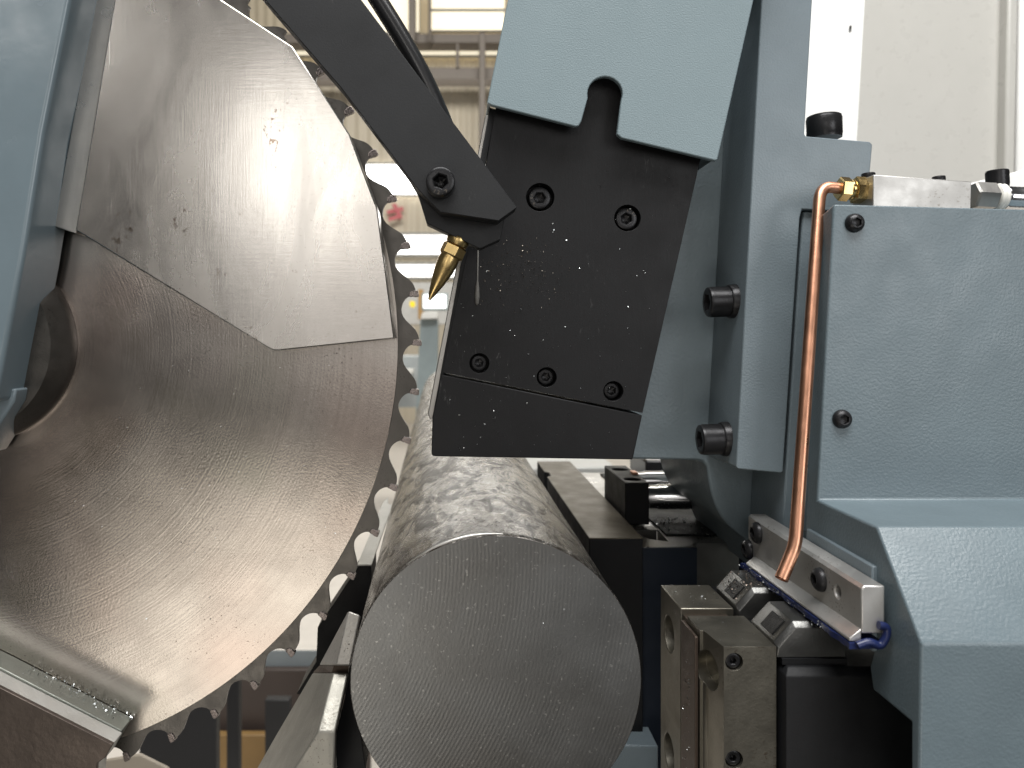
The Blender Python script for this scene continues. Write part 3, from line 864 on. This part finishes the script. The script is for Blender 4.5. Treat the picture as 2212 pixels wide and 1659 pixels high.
# ------------------------------------------------------------------ right front clamp
t = thing('clamp_jaw', 'browned steel clamp jaw block with two sunk screws right of the bar', 'clamp jaw', (.118, .34, -.34))
ZJ = -.1247
XJL, XJR = .1053, .1308
zb = -.36
def zprism_mesh(pts, z0, z1):
    m = len(pts)
    v = [(a, b, z0) for a, b in pts] + [(a, b, z1) for a, b in pts]
    f = [list(range(m)), list(range(2 * m - 1, m - 1, -1))] + [[i, i + m, (i + 1) % m + m, (i + 1) % m] for i in range(m)]
    return mesh_from(v, f)
# outline seen from above; near part with a rebated and chamfered left corner
front = link_mesh('front_block', zprism_mesh([(.10965, .3095), (XJR, .3095), (XJR, .3440), (XJL + .0003, .3440), (XJL + .0003, .3265), (.1068, .3265), (.1074, .3255)], zb, ZJ), M['bronze'], t, bevel=.0005)
yh = .318
cut(front, [cyl_mesh(P(1586, 1430, .3095), (0, -1, 0), .0036, -.006, .002, 36), cyl_mesh(P(1586, 1641, .3095), (0, -1, 0), .0036, -.006, .002, 36),
            cyl_mesh(Vector((.1082, .322, (VY - 1447) * .322 / F)), (-1, -.5, 0), .0080, -.006, .02, 40)])
for px, py in ((1586, 1430), (1586, 1641)):
    screw('socket_screw', t, P(px, py, .3095) + Vector((0, .0058, 0)), (0, -1, 0), .0031, .0046, M['black_screw'], hx=.5)
rear = link_mesh('rear_block', zprism_mesh([(XJL, .3535), (XJR - .001, .3535), (XJR - .001, .3870), (XJL, .3870)], zb, ZJ), M['bronze'], t, bevel=.0005)
cut(rear, [cyl_mesh(Vector((XJL, .372, (VY - 1369) * .372 / F)), (-1, 0, 0), .0085, -.008, .004, 40), cyl_mesh(Vector((XJL, .372, (VY - 1625) * .372 / F)), (-1, 0, 0), .0085, -.008, .004, 40)])
link_mesh('groove_filler', zprism_mesh([(XJL + .0012, .3441), (XJR - .004, .3441), (XJR - .004, .3534), (XJL + .0012, .3534)], zb, ZJ - .0028), M['browndark'], t, bevel=.0003)
link_mesh('left_facing', zprism_mesh([(XJL - .0016, .3275), (XJL - .0001, .3275), (XJL - .0001, .3475), (XJL - .0016, .3475)], zb, ZJ - .003), M['browndark'], t, bevel=.0003)
sp = [Vector((XJL - .0018, random.uniform(.332, .345), random.uniform(-.26, -.135))) for i in range(120)]
sp += [Vector((random.uniform(.108, .128), random.uniform(.357, .385), ZJ + .0002)) for i in range(22)]
sp += [Vector((random.uniform(.108, .128), random.uniform(.313, .342), ZJ + .0002)) for i in range(10)]
chips('jaw_swarf', sp, .0009, M['chip'], None, 'swarf flecks on the browned clamp jaw block', 'swarf', (0, 0, 1))

# carbide-faced gripper pads behind the wiper
insert = metal('black_carbide_insert', (.012, .012, .012), .5, None, 0, .7, .2, 900, .3)
padgrey = metal('ground_grey_pad_steel', (.17, .17, .165), .34, (90, 900, 90), .15, .75, .9, 900, .15)
def pad(y0, y1, label):
    t = thing('gripper_pad', label, 'gripper pad', (.145, y0, -.130), 'gripper pads under the wiper bar')
    ZP = -.1152
    pts = [(.1308, -.1236), (.1384, ZP), (.1590, ZP), (.1590, -.1292), (.1312, -.1292)]
    # body with a bright chamfer on its near top edge
    V_, F_ = [], []
    c = .0022
    ins = [(.1308, -.1236), (.1384, ZP), (.1590, ZP), (.1590, -.1292), (.1312, -.1292)]
    nearp = [(.1318, -.1256), (.1389, ZP - c), (.1590, ZP - c), (.1590, -.1292), (.1312, -.1292)]
    V_ = [(a, y0, b) for a, b in nearp] + [(a, y0 + c, b) for a, b in ins] + [(a, y1, b) for a, b in ins]
    k = 5
    F_ = [list(range(k)), [14, 13, 12, 11, 10]]
    for L_ in (0, 5):
        for i in range(k):
            j = (i + 1) % k
            F_.append([L_ + i, L_ + k + i, L_ + k + j, L_ + j])
    link_mesh('pad_body', mesh_from(V_, F_), padgrey, t, bevel=.0003)
    # diamond insert on the sloping face
    n_ = Vector((-.0084, 0, .0076)).normalized(); u_ = Vector((.0076, 0, .0084)).normalized(); w_ = Vector((0, 1, 0))
    cc = Vector((.1345, (y0 + y1) / 2 - .001, -.1196))
    s_ = .0058
    d1 = (u_ + w_ * 1.5) * s_ * .9; d2 = (u_ - w_ * 1.5) * s_ * .9
    qv = [cc + d1 * .75, cc + d2 * .75, cc - d1 * .75, cc - d2 * .75]
    qs = [v + n_ * .0006 for v in qv] + [v - n_ * .002 for v in qv]
    link_mesh('carbide_insert', mesh_from(qs, [[0, 1, 2, 3], [7, 6, 5, 4], [0, 4, 5, 1], [1, 5, 6, 2], [2, 6, 7, 3], [3, 7, 4, 0]]), insert, t, bevel=.0002)
    return t
pad(.3100, .3355, 'clean grey gripper pad with dark diamond insert, nearer the camera')
pad(.3520, .3800, 'swarf-covered gripper pad with dark diamond insert, farther of the two')
sp = [Vector((random.uniform(.132, .150), random.uniform(.353, .380), 0)) for i in range(170)]
for v in sp: v.z = (-.1152 if v.x > .1384 else -.1152 - (.1384 - v.x) * 1.1) + .0003
chips('pad_swarf', sp, .0009, M['chip_brown'], None, 'brown and silver swarf heaped on the farther gripper pad', 'swarf', (0, 0, 1))

t = thing('clamp_carrier', 'black steel carrier block under the gripper pads', 'carrier block', (.15, .31, -.36))
link_mesh('carrier_body', mesh_from(
    [(.1325, .3045, -.1345), (.1345, .3075, -.1318), (.1900, .3075, -.1318), (.1900, .3045, -.1345), (.1325, .3045, -.37), (.1900, .3045, -.37),
     (.1325, .40, -.1345), (.1345, .40, -.1318), (.1900, .40, -.1318), (.1325, .40, -.37), (.1900, .40, -.37)],
    [[0, 3, 5, 4], [0, 1, 2, 3], [1, 7, 8, 2], [0, 6, 7, 1], [0, 4, 9, 6], [6, 9, 10, 8, 7], [3, 2, 8, 10, 5], [4, 5, 10, 9]]), M['dark'], t, bevel=.0005)
box('carrier_neck', .1330, .159, .3090, .398, -.1317, -.1293, M['dark'], t, 0)

# ------------------------------------------------------------------ rear vise
YJ = .445
t = thing('vise_jaw', 'rear vise jaw with ground olive top face right of the bar', 'vise jaw', tuple(P(1330, 1659, YJ)))
xl, xr, zt = (1273 - VX) / F * YJ, (1389 - VX) / F * YJ, (VY - 1162) / F * YJ
jaw = link_mesh('jaw_body', zprism_mesh([(xl, YJ), (xr, YJ), (xr, .72), (xl + .0005, .72), (xl + .0005, .665), (xl + .004, .66), (xl + .004, .645), (xl, .64)], -.36, zt - .0008), M['dark'], t, bevel=.0005)
link_mesh('top_face', zprism_mesh([(xl, YJ), (xr, YJ), (xr, .72), (xl + .0005, .72), (xl + .0005, .665), (xl + .004, .66), (xl + .004, .645), (xl, .64)], zt - .0007, zt), M['olive'], t, bevel=.0002)

t = thing('vise_carriage', 'dark vise carriage with pocketed top plate and guide rods', 'vise carriage', tuple(P(1500, 1500, .47)))
yp = .452
zp = (VY - 1182) / F * yp
xa, xb_ = xr + .0006, (1612 - VX) / F * yp
plate = link_mesh('top_plate', zprism_mesh([(xa, yp), ((1507 - VX) / F * yp, yp), ((1503 - VX) / F * yp, yp + .005), ((1515 - VX) / F * yp, yp + .010), (xb_, yp + .011), (xb_, .70), (xa, .70)], zp - .05, zp), M['steel'], t, bevel=.0006)
cut(plate, [zprism_mesh([(xa + .004, .492), (xa + .010, .4705), (xa + .020, .465), (xa + .021, .494)], zp - .03, zp + .01)])
link_mesh('oil_tray', zprism_mesh([(xa + .022, .478), (xb_ - .002, .478), (xb_ - .002, .69), (xa + .022, .69)], zp + .0002, zp + .0012), M['dark'], t, bevel=.0002)
box('front_face', xa, (1507 - VX) / F * yp, yp + .0004, yp + .04, -.36, zp - .0502, M['navy'], t)
prism('apron', [(1386, 1183.5), (1506, 1183.5), (1506, 1660), (1386, 1660)], yp - .0012, yp - .0002, M['navy'], t, .0002)
prism('pocket_wall', [(1500, 1176), (1640, 1176), (1640, 1660), (1500, 1660)], yp + .0125, yp + .016, M['navy'], t, .0002)
bl = box('bearing_block', .1130, .1287, .5000, .5680, zp + .0014, (VY - 1043) / F * .5, M['dark'], t, .0007)
ztb = (VY - 1043) / F * .5
cut(bl, [cyl_mesh(Vector((.1208, .513, ztb)), (0, 0, 1), .0056, -.010, .003, 36), cyl_mesh(Vector((.1208, .551, ztb)), (0, 0, 1), .0056, -.010, .003, 36)])
for yy, zz, rr_ in ((.520, -.108, .0078), (.556, -.104, .0065)):
    link_mesh('guide_rod', rings_mesh([circ(rr_, 0, 32), circ(rr_, .010, 32), circ(rr_ * 1.08, .011, 32), circ(rr_ * 1.08, .06, 32)], (.1288, yy, zz), (1, 0, 0)), M['chrome'], t, smooth=35)
box('copper_pad', .1250, .1288, .5300, .5380, ztb - .002, ztb + .0015, M['copper'], t, .0003)
sp = [Vector((random.uniform(xa + .02, xb_ - .006), random.uniform(.465, .52), zp + .0014)) for i in range(120)]
chips('carriage_swarf', sp, .0011, M['chip'], None, 'swarf scattered on the dark vise carriage plate', 'swarf', (0, 0, 1))
slab('base_block', [(1290, 1608), (1422, 1611), (1422, 1720), (1290, 1720)], .43, .60, M['paint_fine'], 'grey-blue base block at the bottom edge between bar and clamp jaw', 'base block', bevel=.001)
# dark machine frame that closes the space below the vise
slab('vise_pedestal', [(1240, 1640), (1700, 1640), (1700, 1800), (1240, 1800)], .62, .9, M['dark'], 'black machine frame under the vise, beside the bar', 'pedestal')
slab('rear_roller', [(1395, 995), (1535, 995), (1535, 1040), (1395, 1040)], .66, .72, M['rubber'], 'dark glossy bellows behind the guide rods', 'bellows')

# left vise jaw (mostly behind the blade)
t = thing('left_vise_jaw', 'dark left vise jaw with top coloured as lit, squeezed between blade and bar', 'vise jaw', tuple(P(740, 1430, .45)))
yk = .450
def zat(py, y): return (VY - py) / F * y
zk = zat(1219, yk)
xk0, xk1 = (772 - VX) / F * yk, (803 - VX) / F * yk
link_mesh('lit_top', zprism_mesh([(xk0, yk), (xk1, yk), (xk1, .61), (xk1 - .004, .615), (xk1 - .006, .64), (xk0, .62)], zk - .001, zk), M['galv'], t, bevel=.0002)  # light falling on the jaw top is put into its bright colour
prism('jaw_front', [(777, 1219.5), (802, 1219.5), (806, 1500), (640, 1500), (683, 1430), (686, 1356)], yk + .0003, yk + .03, M['dark'], t, .0004)

# left front clamp
t = thing('left_clamp_jaw', 'pitted grey steel clamp jaw leaning against the left of the bar', 'clamp jaw', tuple(P(690, 1700, .35)))
def loft(name, levels, mat, bevel=.0004):
    v, f = [], []
    for lv in levels: v += [P(*q_) for q_ in lv]
    for i in range(len(levels) - 1):
        a = i * 4
        for j in range(4):
            k = (j + 1) % 4
            f.append([a + j, a + k, a + 4 + k, a + 4 + j])
    f.append([0, 1, 2, 3]); a = (len(levels) - 1) * 4; f.append([a + 3, a + 2, a + 1, a])
    return link_mesh(name, mesh_from(v, f), mat, t, bevel=bevel)
loft('jaw_insert', [[(752, 1321, .348), (753, 1320, .334), (777, 1329, .334), (779, 1332, .350)],
                    [(689, 1437, .366), (725, 1437, .332), (756, 1438, .332), (759, 1438, .365)]], M['pitted'], .0006)
loft('insert_seat', [[(690, 1437.5, .366), (722, 1437.5, .337), (754, 1438.5, .337), (758, 1438, .366)],
                     [(676, 1453.0, .368), (716, 1453.0, .338), (752, 1453.5, .338), (754, 1453, .370)]], M['browndark'], 0)
loft('jaw_block', [[(675, 1453.5, .368), (719, 1453.5, .336), (752, 1454, .336), (754, 1454, .372)],
                   [(600, 1581, .375), (686, 1581, .318), (724, 1581, .318), (731, 1570, .38)],
                   [(525, 1712, .382), (600, 1716, .318), (720, 1716, .318), (728, 1700, .39)]], M['jawgrey'], .0007)
prism('jaw_side', [(757, 1455), (764, 1470), (790, 1660), (730, 1760), (725, 1590)], .345, .40, M['dark'], t, .0003)

# ------------------------------------------------------------------ the round bar
YB = .31
bcen = P(1072, 1470, YB)
rad = 315 * YB / F
axis = Vector(((950 - VX) / F, 1, (VY - 703) / F)).normalized()
LB = 1.24
t = thing('round_bar', 'solid round steel bar with freshly sawn end face in the vise', 'steel bar', tuple(bcen))
rings = [circ(rad - .0003, 0, 128), circ(rad, .0003, 128)]
rng = random.Random(3)
for i in range(1, 40):
    z = .0003 + (LB - .0003) * (i / 40) ** 1.5
    rings.append([(x * (1 + .0022 * math.sin(3 * j * 2 * math.pi / 128 + i) + .0012 * math.sin(11 * j * 2 * math.pi / 128 + 2.1 * i)), yv * (1 + .0022 * math.sin(3 * j * 2 * math.pi / 128 + i)), zz) for j, (x, yv, zz) in enumerate(circ(rad, z, 128))])
rings.append(circ(rad, LB, 128))
link_mesh('bar_surface', rings_mesh(rings, bcen, axis, 0, False, True), M['barside'], t, smooth=50)
link_mesh('sawn_face', rings_mesh([circ(rad - .0003, 0, 128), circ(rad * .5, -.00002, 128)], bcen - axis * .0, axis, 0, False, True), bar_end_mat(-.153, .050), t, smooth=30)
# burr along the upper left rim
bp = []
for i in range(15):
    a = R(128 - i * 2.9)
    bp.append(bcen + Vector((math.cos(a) * (rad + .0002), .0006, math.sin(a) * (rad + .0002))))
link_mesh('burr', tube_mesh(bp, [.0002 + .0007 * math.sin(math.pi * (i + .5) / 15) for i in range(15)], 8), M['steel'], t, smooth=60)
sp = []
for i in range(60):
    a, r = random.uniform(0, 6.28), rad * math.sqrt(random.random()) * .97
    sp.append(bcen + Vector((math.cos(a) * r, -.0001, math.sin(a) * r)))
chips('bar_swarf', sp, .0004, M['chip'], None, 'tiny bright specks on the sawn bar face', 'swarf')
